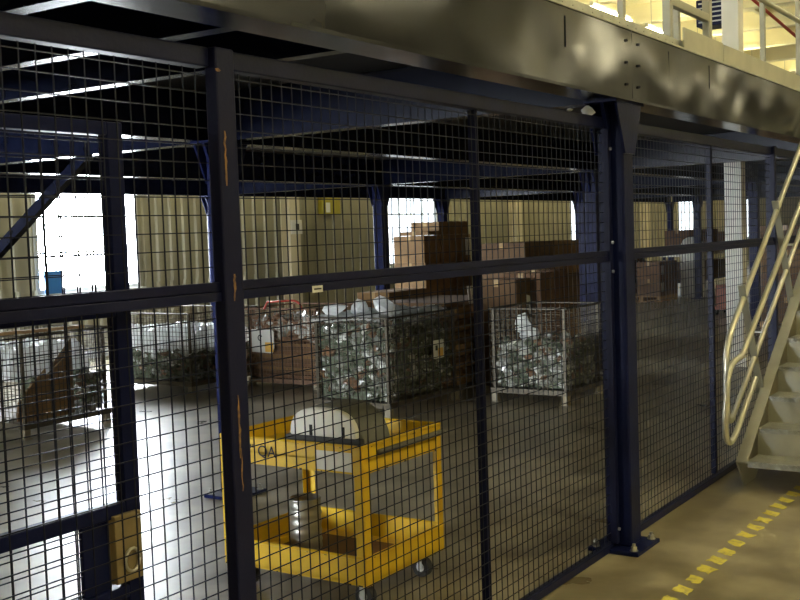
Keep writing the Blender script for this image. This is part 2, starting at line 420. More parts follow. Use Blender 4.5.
# guard rail on the deck
gr = thing('guard_rail', (7.3, 2.2, 2.78), 'pale guard rail with kick plates along the deck edge above the stair', 'railing')
for x in (4.0, 5.58, 8.33, 9.4, 10.5):
    MB().box((x-.018, 2.19, 2.71), (x+.018, 2.226, 3.78)).build('post', 'alu_paint', gr, bevel=.004)
for z in (3.30, 3.75):
    MB().cyl((7.2, 2.18, z), (10.6, 2.18, z), .019, 10).build('rail', 'rail_tube', gr, smooth=True)
    if z > 3.5: MB().cyl((3, 2.18, z), (6.3, 2.18, z), .019, 10).build('rail', 'rail_tube', gr, smooth=True)
MB().box((7.09, 2.125, 2.713), (10.6, 2.135, 2.835)).build('kick_plate', 'kick_plate', gr)
MB().box((6.33, 2.125, 2.713), (7.075, 2.135, 2.84)).build('kick_plate', 'kick_plate', gr)
gt = thing('deck_gate', (6.7, 2.2, 2.71), 'pale swing gate with boxed crossbar on the deck edge', 'gate')
for x in (6.34, 7.08): MB().box((x-.025, 2.20, 2.715), (x+.025, 2.25, 3.75)).build('post', 'alu_paint', gt, bevel=.004)
MB().box((6.78, 2.31, 2.715), (6.82, 2.35, 3.75)).build('post', 'alu_paint', gt, bevel=.004)
for z in (2.985, 3.5): MB().box((6.36, 2.205, z), (7.06, 2.245, z+.05)).build('crossbar', 'alu_paint', gt, bevel=.004)
# white building column running up through the deck
wc = thing('building_column', (13.1, 3.85, 0), 'white boxed building column rising through the deck behind the fence', 'column')
MB().box((13.0, 3.72, 0), (13.2, 3.92, ZR-.5)).build('shaft', 'white_paint', wc, bevel=.01)
MB().box((12.96, 3.68, 0), (13.24, 3.96, .10)).build('plinth', 'white_paint', wc, bevel=.01)
# stuff hung from the roof
tag(MB().cyl((19.6, 6, 6.2), (27.0, 6, 5.6), .035, 8).build('sprinkler_pipe', 'red_paint', smooth=True), 'thin red sprinkler pipe under the roof', 'pipe')
ht = thing('unit_heater', (17.0, 5.2, 4.7), 'dark square heater unit hanging above the deck', 'heater')
MB().box((16.8, 5.0, 4.7), (17.2, 5.45, 5.1)).build('casing', 'navy_steel', ht, bevel=.01)
for s in (5.08, 5.37): MB().cyl((17, s, 5.1), (17, s, ZR), .01, 6).build('hanger', 'galvanised', ht)
for k in range(5): MB().box((16.785, 5.04, 4.75+k*.07), (16.8, 5.41, 4.77+k*.07)).build('louver', 'galvanised', ht)

# ------------------------------------------------------------------ mesh fence
YW = 2.25
PITCH = .0508
def wire_mesh(x0, x1, z0, z1, y, w=.0031, pitch=PITCH, phase=0.0, mb=None):
    mb = mb or MB()
    n = int((x1-x0)/pitch)+1
    for i in range(n):
        x = x0 + phase + i*pitch
        if x > x1: break
        mb.box((x-w/2, y-w/2, z0), (x+w/2, y+w/2, z1))
    m = int((z1-z0)/pitch)+1
    for j in range(m):
        z = z0 + j*pitch
        mb.box((x0, y-w/2-w*.9, z-w/2), (x1, y+w/2-w*.9, z+w/2))
    return mb
def mesh_fence(x0, x1, stiff, label, midz=(1.522, 1.578)):
    t = thing('mesh_fence', ((x0+x1)/2, YW, 0), label, 'fence')
    MB().box((x0, 2.222, 2.205), (x1, 2.272, 2.262)).build('top_rail', 'navy_steel', t, bevel=.004)
    a, b = midz; c = (a+b)/2
    m = MB(); m.box((x0, 2.212, a), (x1, 2.24, c-.0015)); m.box((x0, 2.216, c+.0015), (x1, 2.24, b)); m.box((x0, 2.22, c-.0015), (x1, 2.24, c+.0015))
    m.build('mid_rail', 'navy_steel', t, bevel=.002)
    MB().box((x0, 2.225, .004), (x1, 2.265, .042)).build('bottom_rail', 'navy_steel', t, bevel=.003)
    for s in stiff:
        MB().box((s-.014, 2.240, .042), (s+.014, 2.275, 2.205)).build('stiffener', 'navy_steel', t, bevel=.003)
    wm = wire_mesh(x0+.012, x1-.006, .048, 2.20, YW-.012).build('wire_mesh', 'wire_steel', t, recalc=False)
    tag(wm, kind='stuff')
    return t
mesh_fence(-1.2, 2.412, (), 'navy wire mesh fence panel in front of the gate')
fp = mesh_fence(2.494, 5.372, (4.03,), 'navy wire mesh fence panel in front of yellow cart')
mesh_fence(5.528, 8.572, (7.16,), 'navy wire mesh fence panel between flared column and stair')
mesh_fence(8.628, 11.77, (10.2,), 'navy wire mesh fence panel behind the upper stair flight')
# end flange on the column side of the cart panel
MB().box((5.335, 2.20, .042), (5.372, 2.236, 2.205)).build('end_stile', 'navy_steel', fp, bevel=.003)
for z in (.12, 1.47, 1.62, 2.1): MB().cyl((5.353, 2.19, z), (5.353, 2.2, z), .009, 6).build('bolt', 'bolt', fp)
# white sticker on the mid rail
st = MB().box((2.845, 2.2105, 1.519), (2.90, 2.2118, 1.541)).build('sticker', 'paper', fp); st['label'] = 'small white sticker on the middle rail'
MB().box((2.853, 2.2095, 1.528), (2.892, 2.2104, 1.533)).build('printed_line', 'ink', st)
# thick scraped post
ps = thing('fence_post', (2.43, 2.25, 0), 'thick navy fence post with orange rust scrapes beside the cart', 'post')
MB().box((2.412, 2.196, .012), (2.494, 2.242, 2.262)).build('shaft', 'navy_scuffed', ps, bevel=.006)
MB().box((2.412, 2.16, 0), (2.494, 2.36, .012)).build('base_plate', 'navy_steel', ps)
rs = random.Random(11)
for (cx, z0, z1, w) in ((2.437, 1.86, 2.02, .012), (2.452, 1.52, 1.60, .014), (2.446, 1.05, 1.24, .010), (2.45, .95, 1.08, .006), (2.42, 2.19, 2.20, .03)):
    n = 9; L = []; Rr = []
    for i in range(n+1):
        z = z0+(z1-z0)*i/n; ww = w*(.3+.7*math.sin(math.pi*(i+.5)/(n+1)))*rs.uniform(.4, 1); c = cx+rs.uniform(-.003, .003)
        L.append((c-ww/2, z)); Rr.append((c+ww/2, z))
    MB().prism(L+Rr[::-1], 1, 2.1948, 2.1962).build('scrape', 'rust_scrape', ps)
p2 = thing('fence_post', (8.6, 2.25, 0), 'slim navy fence post beside the stair rails', 'post')
MB().box((8.574, 2.20, 0), (8.626, 2.27, 2.262)).build('shaft', 'navy_steel', p2, bevel=.004)
MB().box((8.568, 2.196, 2.2), (8.632, 2.28, 2.27)).build('bracket', 'navy_steel', p2, bevel=.004)

# ------------------------------------------------------------------ sliding gate behind the fence
YG = 2.335
g = thing('sliding_gate', (1.5, YG, 0), 'navy mesh sliding gate with tan lock box behind the fence', 'gate')
def gb(n, x0, x1, z0, z1, d=.02, m='blue_steel'): return MB().box((x0, YG-d, z0), (x1, YG+d, z1)).build(n, m, g, bevel=.003)
gb('stile', 2.097, 2.152, .06, 2.035); gb('stile', .95, 1.005, .06, 2.035)
gb('top_rail', 1.005, 2.097, 1.998, 2.035); gb('bottom_rail', 1.005, 2.097, .06, .115)
gb('middle_rail', 1.005, 2.097, 1.50, 1.55); gb('lock_rail', 1.005, 2.097, .945, .985); gb('lower_rail', 1.005, 2.097, .715, .75)
gb('lock_plate', 1.95, 2.045, .75, .945, .008)
lk = gb('lock_box', 2.042, 2.137, .765, .955, .034, 'lock_tan'); lk['label'] = 'tan metal lock box on the gate stile'
b = MB(); b.tube([(2.092+.026*math.cos(a), YG-.042, .825+.032*math.sin(a)) for a in [math.pi*2*i/14 for i in range(15)]], .005, 6); b.build('pull_ring', 'bolt', lk, smooth=True)
b = MB(); b.cyl((2.125, YG-.04, .94), (2.125, YG-.034, .94), .006, 6); b.build('screw', 'bolt', lk)
tag(wire_mesh(1.0, 2.1, .1, 1.98, YG, phase=.02).build('wire_mesh', 'wire_steel', g, recalc=False), kind='stuff')

# ------------------------------------------------------------------ stair
RISE, RUN, NT = .1705, .2590, 15
SX0, SZ0 = 6.93, .19
SY0, SY1 = 1.972, 1.10
stair = thing('stair', (7.2, (SY0+SY1)/2, 0), 'pale metal stair with diamond plate treads and tube rails beside the fence', 'stair')
def xz(i): return SX0+RUN*i, SZ0+RISE*i
for yy, w in ((2.034, .012), (SY1-.012, .012)):
    xa, za = 6.935, .175; xe = SX0+RUN*(NT-1)+.25; ze = za+(xe-xa)*RISE/RUN
    s_ = MB(); s_.prism([(xa, za), (7.075, 0.0), (7.34, 0.0), (xe, ze-.27), (xe, ze)], 1, yy, yy+.012); 
    so = s_.build('stringer', 'alu_paint', stair)
    n = Vector((-RISE, 0, RUN)).normalized()*.012; d = 0
    f1 = MB(); y0, y1 = (1.973, 2.046) if yy > 1.5 else (yy-.05, yy+.012)
    f1.add([(xa, y0, za), (xe, y0, ze), (xe, y1, ze), (xa, y1, za), (xa+n.x, y0, za+n.z), (xe+n.x, y0, ze+n.z), (xe+n.x, y1, ze+n.z), (xa+n.x, y1, za+n.z)],
        [(0,3,2,1),(4,5,6,7),(0,1,5,4),(1,2,6,5),(2,3,7,6),(3,0,4,7)])
    f1.build('stringer_flange', 'alu_paint', stair)
tp = None
for i in range(NT):
    x, z = xz(i)
    if tp is None:
        mb = MB(); mb.box((x, SY1, z-.006), (x+RUN+.03, SY0, z)); mb.box((x, SY1, z-.038), (x+.006, SY0, z-.006))
        n = 30; wt = (SY0-SY1)/n
        for k in range(n):     # serrated nosing teeth
            y = SY1+wt*(k+.5); mb.add([(x-.006, y-wt*.28, z-.012), (x+.002, y-wt*.45, z-.03), (x+.002, y+wt*.45, z+.002), (x-.006, y+wt*.28, z-.002)], [(0,1,2,3)])
        for k in range(12):
            y = SY1+(SY0-SY1)*(k+.5)/12; mb.bar((x+.02, y-.02, z+.0012), (x+RUN-.02, y+.02, z+.0012), .014, .003)
        tp = mb.build('tread', 'alu_plate', stair)
        rp = MB().box((x+RUN-.012, SY1, z), (x+RUN-.008, SY0, z+RISE-.03)).build('riser', 'alu_paint', stair)
    else:
        o = tp.copy(); COL.objects.link(o); o.parent = stair; o.location = (RUN*i, 0, RISE*i)
        if i < NT-1:
            o = rp.copy(); COL.objects.link(o); o.parent = stair; o.location = (RUN*i, 0, RISE*i)
def rails(yA, yB, sgn):
    # guard rail: top rail A and mid rail C joined by a vertical end
    SL = .664; xe = 10.75
    A = [(xe, yA, 1.0+(xe-6.857)*SL), (6.95, yA, 1.06)] + bez((6.95, yA, 1.06), (6.80, yA, .96), (6.785, yA, .86), 7)[1:] + [(6.775, yA, .60)] + bez((6.775, yA, .60), (6.77, yA, .42), (6.89, yA, .469), 6)[1:]
    SC = .63
    A2 = [(6.89, yA, .469), (xe, yA, .469+(xe-6.89)*SC)]
    MB().tube(A, .019, 12).build('guard_rail', 'rail_tube', stair, smooth=True)
    MB().tube(A2, .017, 12).build('mid_rail', 'rail_tube', stair, smooth=True)
    # grab rail with a looped end
    SB = .612
    B0 = (6.875, yB, .892)
    Bp = [(xe, yB, .892+(xe-6.875)*SB), (6.90, yB, .907)] + bez((6.90, yB, .907), (6.84, yB, .865), (6.76, yB, .865), 5)[1:] + bez((6.76, yB, .865), (6.535, yB, .86), (6.52, yB, .70), 7)[1:] + [(6.475, yB, .53)] + \
        bez((6.475, yB, .53), (6.47, yB, .30), (6.699, yB, .418), 8)[1:] + [(7.134, yB, .695)]
    MB().tube(Bp, .019, 12).build('grab_rail', 'rail_tube', stair, smooth=True)
    ux, uz = -.42, .75; l_ = math.hypot(ux, uz); ux /= l_; uz /= l_
    for k in range(5):
        bx, bz = 7.609+.857*k, .437+.55*k
        L = .98
        MB().bar((bx, yA-sgn*.0, bz), (bx+ux*L, yA, bz+uz*L), .012, .045, up=(0, 1, 0)).build('post', 'alu_paint', stair)
        q = (bx+ux*.62, bz+uz*.62)
        MB().cyl((q[0], yA, q[1]), (q[0], yB, q[1]), .008, 6).build('bracket', 'bolt', stair)
rails(2.05, 1.97, 1)
rails(1.085, 1.165, -1)
ld = thing('stair_landing', (11.4, 1.6, 2.7), 'pale landing plate at the head of the stair', 'landing')
MB().box((SX0+RUN*(NT-1)+.36, SY1, 2.64), (12.2, 2.09, 2.68)).build('plate', 'alu_plate', ld)
for x in (11.35, 12.1): MB().box((x-.03, SY1, 0), (x+.03, SY1+.06, 2.64)).build('leg', 'alu_paint', ld)

# ------------------------------------------------------------------ yellow cart
CX0, CX1, CY0, CY1 = 3.95, 4.62, 2.83, 3.67
cart = thing('service_cart', ((CX0+CX1)/2, (CY0+CY1)/2, 0), 'yellow two shelf metal service cart behind the mesh', 'cart')
def tray(z0, z1, fl, name):
    mb = MB(); t = .006
    mb.box((CX0, CY0, fl-.006), (CX1, CY1, fl))
    mb.box((CX0, CY0, z0), (CX0+t, CY1, z1)); mb.box((CX1-t, CY0, z0), (CX1, CY1, z1)); mb.box((CX0+t, CY0, z0), (CX1-t, CY0+t, z1)); mb.box((CX0+t, CY1-t, z0), (CX1-t, CY1, z1))
    # rolled lip
    for (p, q) in (((CX0, CY0), (CX1, CY0)), ((CX1, CY0), (CX1, CY1)), ((CX1, CY1), (CX0, CY1)), ((CX0, CY1), (CX0, CY0))):
        mb.cyl((*p, z1), (*q, z1), .008, 8)
    return mb.build(name, 'cart_yellow', cart)
top = tray(.63, .755, .69, 'top_tray'); low = tray(.122, .25, .14, 'bottom_tray')
for (x, sx) in ((CX0, 1), (CX1, -1)):
    for (y, sy) in ((CY0, 1), (CY1, -1)):
        mb = MB(); mb.box((x-sx*.004, y-sy*.004, .12), (x+sx*.045, y, .755)); mb.box((x-sx*.004, y, .12), (x, y+sy*.045, .755))
        mb.build('leg', 'cart_yellow', cart, bevel=.002)
        cx, cy = x+sx*.09, y+sy*.07
        w = MB(); w.cyl((cx-.02, cy, .05), (cx+.02, cy, .05), .05, 18); wo = w.build('wheel', 'rubber', cart, bevel=.004)
        h = MB(); h.cyl((cx-.023, cy, .05), (cx+.023, cy, .05), .022, 12); h.build('hub', 'galvanised', wo)
        k = MB(); k.box((cx-.03, cy-.025, .105), (cx+.03, cy+.025, .122)); k.box((cx-.03, cy-.014, .045), (cx-.026, cy+.014, .105)); k.box((cx+.026, cy-.014, .045), (cx+.03, cy+.014, .105)); k.build('caster_fork', 'galvanised', wo)
bm_ = MB(); bm_.tube([(CX0+.12, CY0-.012, .715), (CX1-.03, CY0-.012, .715), (CX1+.02, CY0-.005, .715)], .014, 8); bm_.build('bumper', 'bumper_grey', cart, smooth=True)
sm = MB().box((CX0+.05, CY0+.06, .1405), (CX1-.1, CY1-.1, .146)).build('cardboard_liner', 'cardboard_red', cart); sm['label'] = 'red-brown sheet lining the bottom tray'
lb = MB().box((CX0-.0035, 2.885, .640), (CX0-.0015, 3.09, .728)).build('paper_label', 'paper', cart); lb['label'] = 'pale paper taped on the top tray side'
rs = random.Random(4)
for k in range(46):    # chipped paint along the edges
    e = rs.choice([.632, .752, .125, .248]); y = rs.uniform(CY0+.01, CY1-.01); h_ = rs.uniform(.002, .005); w_ = rs.uniform(.004, .016)
    if k % 2: MB().box((CX0-.0065, y, e-h_), (CX0-.0045, y+w_, e+h_)).build('paint_chip', 'cart_chip', cart)
    else:
        x = rs.uniform(CX0+.01, CX1-.03); MB().box((x, CY0-.0065, e-h_), (x+w_, CY0-.0045, e+h_)).build('paint_chip', 'cart_chip', cart)
def text(body, size, loc, rot, m, parent, name='lettering', ext=.0006):
    cu = bpy.data.curves.new(name, 'FONT'); cu.body = body; cu.size = size; cu.extrude = ext; cu.align_x = 'CENTER'; cu.align_y = 'CENTER'
    tmp = bpy.data.objects.new('tmp', cu); COL.objects.link(tmp)
    dg = bpy.context.evaluated_depsgraph_get(); me = bpy.data.meshes.new_from_object(tmp.evaluated_get(dg)); bpy.data.objects.remove(tmp)
    me.materials.clear(); me.materials.append(MATS[m])
    o = bpy.data.objects.new(name, me); COL.objects.link(o); o.parent = parent
    o.rotation_euler = rot; o.location = Vector(loc) - (parent_loc(parent) if parent else Vector((0,0,0)))
    return o
R90 = math.pi/2
text('" QA', .075, (CX0-.0075, 3.40, .695), (R90, 0, -R90), 'ink', cart)
# arched machine cover on the cart
cv = thing('machine_cover', (4.12, 3.06, .69), 'grey arched machine cover with white end panel on yellow cart', 'cover')
def arch(y0, y1, zb, zt, n=16, p=2.6):
    pts = []
    for i in range(n+1):
        t = math.pi*i/n; c, s = math.cos(t), math.sin(t)
        yy = (y0+y1)/2 + (y1-y0)/2*math.copysign(abs(c)**(2/p), c); zz = zb+(zt-zb)*abs(s)**(2/p)
        pts.append((yy, zz))
    return pts
MB().prism(arch(2.86, 3.29, .692, .925, p=2.4), 0, 4.02, 4.24).build('body', 'shroud_grey', cv, bevel=.012)
MB().prism(arch(2.885, 3.265, .782, .915, p=2.7), 0, 3.985, 4.02).build('end_panel', 'shroud_white', cv, bevel=.008)
MB().box((3.985, 2.86, .692), (4.02, 3.29, .782)).build('base_strip', 'rubber', cv, bevel=.003)
for y in (2.945, 3.13): MB().box((3.982, y, .785), (3.9852, y+.016, .835)).build('slot', 'hole', cv)
# ribbed metal can on the lower shelf
can = thing('metal_can', (4.27, 3.42, .147), 'ribbed grey metal can standing on the cart bottom tray', 'can')
prof = [(.078, 0), (.082, .006)]
for k in range(5):
    z = .03+k*.045; prof += [(.079, z), (.083, z+.012), (.079, z+.024)]
prof += [(.082, .25), (.084, .256), (.076, .256), (.074, .24)]
MB().lathe(prof, (4.27, 3.42, .147), 24).build('body', 'galvanised', can, smooth=True)
hb = MB(); hb.tube([(4.27, 3.42-.085*math.cos(a), .147+.20+.03*math.sin(a)*-1) for a in [math.pi*i/12 for i in range(13)]], .003, 6); hb.build('bail_handle', 'galvanised', can)

# ------------------------------------------------------------------ wire baskets
def chunk(mb, c, s, rg, mi):
    # small crumpled bag: jittered octahedron with subdivision
    base = [Vector((1,0,0)), Vector((-1,0,0)), Vector((0,1,0)), Vector((0,-1,0)), Vector((0,0,1)), Vector((0,0,-1))]
    tris = [(0,2,4),(2,1,4),(1,3,4),(3,0,4),(2,0,5),(1,2,5),(3,1,5),(0,3,5)]
    vs_ = list(base); em = {}; fs = []
    def mid(a, b):
        k = (min(a, b), max(a, b))
        if k not in em: em[k] = len(vs_); vs_.append((vs_[a]+vs_[b]).normalized())
        return em[k]
    for a, b, c_ in tris:
        x, y, z = mid(a, b), mid(b, c_), mid(c_, a); fs += [(a, x, z), (x, b, y), (z, y, c_), (x, y, z)]
    rot = Matrix.Rotation(rg.uniform(0, 6.28), 3, 'Z') @ Matrix.Rotation(rg.uniform(0, 6.28), 3, 'X')
    sc = Vector((s*rg.uniform(.7, 1.5), s*rg.uniform(.6, 1.1), s*rg.uniform(.35, .8)))
    out = [Vector(c) + rot @ Vector((v.x*sc.x, v.y*sc.y, v.z*sc.z))*rg.uniform(.75, 1.2) for v in vs_]
    mb.cur = mi; mb.add(out, fs)
def heap(x0, x1, y0, y1, z0, z1, n, mats, wts, rg, s=(.03, .075), name='bagged_goods', only_shell=True):
    mb = MB()
    for i in range(n):
        sz = rg.uniform(*s); m = sz*.9
        x, y, z = rg.uniform(x0+m, x1-m), rg.uniform(y0+m, y1-m), rg.uniform(z0+m*.6, z1)
        u = rg.random()
        if u < .42: x = x0+m+rg.uniform(0, .05)
        elif u < .84: y = y0+m+rg.uniform(0, .05)
        else: z = z1-rg.uniform(0, .06)
        mb_i = rg.choices(range(len(mats)), wts)[0]
        chunk(mb, (x, y, z), sz, rg, mb_i)
    mb.cur = 0; mb.box((x0+.06, y0+.06, z0+.01), (x1-.03, y1-.03, z1-.05))
    return mb, mats
def sheet(x0, x1, y0, y1, z, amp, rg, drop=.0, nx=26, ny=26, th=.004):
    mb = MB(); ph = [rg.uniform(0, 6.3) for _ in range(8)]; vs_ = []
    for j in range(ny+1):
        for i in range(nx+1):
            u, v = i/nx, j/ny; x = x0+(x1-x0)*u; y = y0+(y1-y0)*v
            h = .5*math.sin(7*u+ph[0]+3*v)+.4*math.sin(11*v+ph[1]-4*u)+.35*math.sin(17*u+ph[2])*math.sin(13*v+ph[3])+rg.uniform(-.35, .35)
            e = min(u, 1-u, v, 1-v)
            zz = z+amp*h - (drop*(1-e/.12)**2 if e < .12 else 0)
            vs_.append((x+rg.uniform(-.006, .006), y+rg.uniform(-.006, .006), zz))
    fs = [(j*(nx+1)+i, j*(nx+1)+i+1, (j+1)*(nx+1)+i+1, (j+1)*(nx+1)+i) for j in range(ny) for i in range(nx)]
    n = len(vs_); bt = [(a, b, c-th) for a, b, c in vs_]
    mb.add(vs_, fs)
    return mb
def basket(x0, x1, y0, y1, h, label, wm='basket_wire', zb=.14, wp=.05, rim=None, group=None):
    t = thing('wire_basket', ((x0+x1)/2, (y0+y1)/2, 0), label, 'wire basket', group)
    for x in (x0+.035, x1-.035):
        for y in (y0+.035, y1-.035):
            f = MB(); f.box((x-.03, y-.03, .008), (x+.03, y+.03, zb)); f.box((x-.04, y-.04, 0), (x+.04, y+.04, .008)); f.build('foot', 'basket_foot', t)
            MB().box((x-.013, y-.013, zb), (x+.013, y+.013, h)).build('corner_post', wm, t)
    b = MB(); b.box((x0, y0, zb-.05), (x1, y0+.03, zb)); b.box((x0, y1-.03, zb-.05), (x1, y1, zb)); b.box((x0, y0+.03, zb-.05), (x0+.03, y1-.03, zb)); b.box((x1-.03, y0+.03, zb-.05), (x1, y1-.03, zb)); b.box((x0+.03, y0+.03, zb-.02), (x1-.03, y1-.03, zb-.005))
    b.build('base_frame', wm, t)
    r = MB()
    for (p, q) in (((x0, y0), (x1, y0)), ((x1, y0), (x1, y1)), ((x1, y1), (x0, y1)), ((x0, y1), (x0, y0))): r.cyl((*p, h), (*q, h), .010, 6)
    r.build('top_rim', rim or wm, t)
    w = .0045
    for (ax, c, lo, hi) in ((0, y0, x0, x1), (0, y1, x0, x1), (1, x0, y0, y1), (1, x1, y0, y1)):
        mb = MB(); n = int((hi-lo)/wp)
        for i in range(1, n):
            a = lo+(hi-lo)*i/n
            if ax == 0: mb.box((a-w/2, c-w/2, zb), (a+w/2, c+w/2, h))
            else: mb.box((c-w/2, a-w/2, zb), (c+w/2, a+w/2, h))
        m = int((h-zb)/wp)
        for j in range(1, m):
            z = zb+(h-zb)*j/m
            if ax == 0: mb.box((lo, c-w/2-w, z-w/2), (hi, c+w/2-w, z+w/2))
            else: mb.box((c-w/2-w, lo, z-w/2), (c+w/2-w, hi, z+w/2))
        tag(mb.build('wire_wall', wm, t, recalc=False), kind='stuff')
    return t
def goods(args, name, label, cat, seed, mats, wts, n=420, s=(.03, .075)):
    rg = random.Random(seed); mb, mm = heap(*args, n, mats, wts, rg, s)
    return tag(mb.build(name, mm, recalc=False), label, cat, kind='stuff')
GM = ['bag_green', 'bag_grey', 'bag_clear', 'bag_brown']
# A: big basket in the middle behind the cart
basket(8.35, 9.62, 5.64, 6.52, .93, 'wire basket of bagged parts with white plastic behind the yellow cart')
goods((8.37, 9.60, 5.66, 6.50, .14, .84), 'bagged_parts', 'grey-green bagged parts filling the basket behind the cart', 'bags', 1, GM, (6, 3, 1.2, .8), 620)
rg = random.Random(21)
tag(sheet(8.32, 9.60, 5.70, 6.55, .955, .028, rg, .06).build('plastic_sheet', 'poly_sheet', smooth=False), 'crumpled white plastic sheet over the basket behind the cart', 'plastic sheet')
for k, (c, sz, lab) in enumerate((((8.62, 5.85, 1.02), .15, 'largest balled white plastic wrap on the basket behind the cart'), ((8.80, 6.25, .99), .13, 'mid sized balled white plastic wrap on the basket behind the cart'), ((8.5, 6.35, 1.0), .10, 'smallest balled white plastic wrap on the basket behind the cart'))):
    mb = MB(); chunk(mb, c, sz, random.Random(9+k), 0)
    tag(mb.build('plastic_bundle', 'poly_sheet', recalc=False), lab, 'plastic wrap')
cd = MB().box((9.12, 5.620, .47), (9.31, 5.626, .65)).build('hang_tag', 'paper'); tag(cd, 'paper tag with orange patch hung on the basket side', 'tag')
MB().box((9.20, 5.617, .48), (9.29, 5.6195, .57)).build('orange_patch', 'paper_orange', cd)
MB().box((9.15, 5.617, .55), (9.19, 5.6195, .60)).build('ink_mark', 'ink', cd)
# B: basket on the right
basket(9.62, 10.5, 4.44, 5.27, .93, 'wire basket half full of grey bags beside the reddish box')
goods((9.64, 10.48, 4.46, 5.25, .14, .60), 'bagged_parts', 'grey and white bags in the basket beside the reddish box', 'bags', 2, GM, (4, 3, 2, 1.5), 420)
rg = random.Random(5)
for k in range(4):
    mb = MB(); chunk(mb, (9.74+rg.uniform(0, .12), 4.92+.1*(k % 2), .66+.05*k), .085, rg, 0)
    tag(mb.build('plastic_bundle', 'poly_sheet', recalc=False), 'balled white plastic wrap heaped in the basket beside the reddish box', 'plastic wrap', 'plastic balls in the right basket')
# C: low basket by the big window, white plastic over green bags
basket(8.85, 10.0, 8.62, 9.85, .90, 'wire basket under white plastic sheeting in front of the big window')
goods((8.87, 9.98, 8.64, 9.83, .14, .50), 'bagged_parts', 'dark green bags below white plastic in basket by the big window', 'bags', 3, GM, (6, 2, 1, 1.5), 380)
rg = random.Random(33)
tag(sheet(8.868, 9.98, 8.64, 9.83, .72, .045, rg, .24, 34, 34).build('plastic_sheet', 'poly_sheet'), 'bright white plastic sheet over the basket by the big window', 'plastic sheet')
# D: basket with cardboard at the far left
basket(6.2, 7.2, 8.08, 9.1, .92, 'wire basket holding brown cardboard sheets behind the gate')
for k, (x0, x1, y, z1, m) in enumerate(((6.23, 6.50, 8.13, .60, 'cardboard'), (6.42, 6.74, 8.12, .70, 'cardboard'), (6.60, 6.83, 8.16, .84, 'cardboard_dark'), (6.24, 6.70, 8.22, .52, 'cardboard_dark'))):
    tag(MB().prism([(x0, .15), (x1, .15), (x1, z1), (x0+.02, z1-.20)], 1, y, y+.018).build('cardboard_sheet', m),
        ('short brown cardboard sheet standing in the gate side basket', 'slanted brown cardboard sheet in the gate side basket', 'tallest dark cardboard sheet in the gate side basket', 'low dark cardboard sheet behind others in the gate side basket')[k], 'cardboard')
goods((6.86, 7.18, 8.10, 9.08, .14, .52), 'bagged_parts', 'small green bags beside cardboard in the gate side basket', 'bags', 4, GM, (5, 3, 1, 2), 130)
rg = random.Random(12)
tag(sheet(6.23, 7.17, 8.28, 9.07, .80, .03, rg, .28).build('plastic_sheet', 'poly_sheet'), 'white plastic sheet over the gate side basket', 'plastic sheet')
tag(MB().bar((6.0, 8.30, .945), (6.95, 8.13, .945), .05, .03).build('wood_lath', 'wood'), 'thin orange-brown wooden lath lying on the gate side basket', 'lath')
# red rusty rack
rk = basket(9.66, 10.55, 7.48, 8.50, .90, 'rusty red wire rack with white tag left of the big basket', 'rust_wire', zb=.10, wp=.045)
for k in range(9):
    z = .11+k*.045
    tag(MB().box((9.69+.01*(k % 2), 7.52, z), (10.5, 8.47-.02*(k % 3), z+.038)).build('cardboard_slab', ('cardboard_red', 'cardboard_dark', 'cardboard')[k % 3]), 'flat brown cardboard slab stacked in the rusty rack', 'cardboard', 'cardboard slabs in the rusty rack')
goods((9.68, 10.5, 7.50, 8.48, .52, .80), 'bagged_parts', 'shiny clear bags above cardboard slabs in the rusty rack', 'bags', 6, ['bag_brown', 'bag_clear', 'bag_grey'], (4, 4, 2), 260)
b = MB(); b.tube([(9.64, 8.2, .90), (9.64, 8.15, .98), (9.64, 7.80, 1.0)] + bez((9.64, 7.80, 1.0), (9.64, 7.66, 1.0), (9.64, 7.66, .90), 6), .013, 8); b.build('handle_loop', 'red_paint', rk, smooth=True)
tg = MB().prism([(8.07, .46), (8.07, .64), (8.10, .665), (8.40, .665), (8.40, .405), (8.10, .395)], 0, 9.632, 9.638).build('hang_tag', 'paper'); tag(tg, 'white tag with yellow corner hung on the rusty rack', 'tag')
MB().box((9.629, 8.08, .41), (9.6315, 8.20, .52)).build('yellow_patch', 'paper_orange', tg)
b = MB(); b.tube([(9.629, 8.27+.03*math.cos(a), .57+.03*math.sin(a)) for a in [math.pi*(-.5+1.35*i/9) for i in range(10)]] , .006, 5); b.tube([(9.629, 8.27, .54), (9.629, 8.262, .50)], .006, 5); b.build('ink_mark', 'ink', tg)

# ------------------------------------------------------------------ cardboard boxes
def carton(x0, x1, y0, y1, z0, z1, label, m='cardboard', group=None, name='cardboard_box', lab=False):
    t = thing(name, ((x0+x1)/2, (y0+y1)/2, z0), label, 'box', group)
    MB().box((x0, y0, z0), (x1, y1, z1)).build('body', m, t, bevel=.006)
    c = (y0+y1)/2
    tp_ = MB(); tp_.box((x0-.0012, c-.03, z1-.08), (x0, c+.03, z1)); tp_.box((x0-.0012, c-.03, z1), (x1+.0012, c+.03, z1+.0012)); tp_.build('tape', 'tape', t)
    if lab: MB().box((x0+.05, y0-.0018, z0+.1), (x0+.22, y0, z1-.08)).build('label_sheet', 'paper', t)
    return t
def pallet(x0, x1, y0, y1, label, group=None, h=.13):
    t = thing('pallet', ((x0+x1)/2, (y0+y1)/2, 0), label, 'pallet', group)
    for k in range(3):
        y = y0+(y1-y0-.08)*k/2; MB().box((x0, y, .02), (x1, y+.08, h-.02)).build('stringer', 'wood', t)
    n = max(5, int((x1-x0)/.17))
    for k in range(n):
        x = x0+(x1-x0-.11)*k/(n-1); MB().box((x, y0, h-.02), (x+.11, y1, h)).build('deck_board', 'wood', t)
    for k in range(3):
        x = x0+(x1-x0-.11)*k/2; MB().box((x, y0, 0), (x+.11, y1, .02)).build('bottom_board', 'wood', t)
    return t
LAY = ('bottom', 'second', 'third', 'fourth')
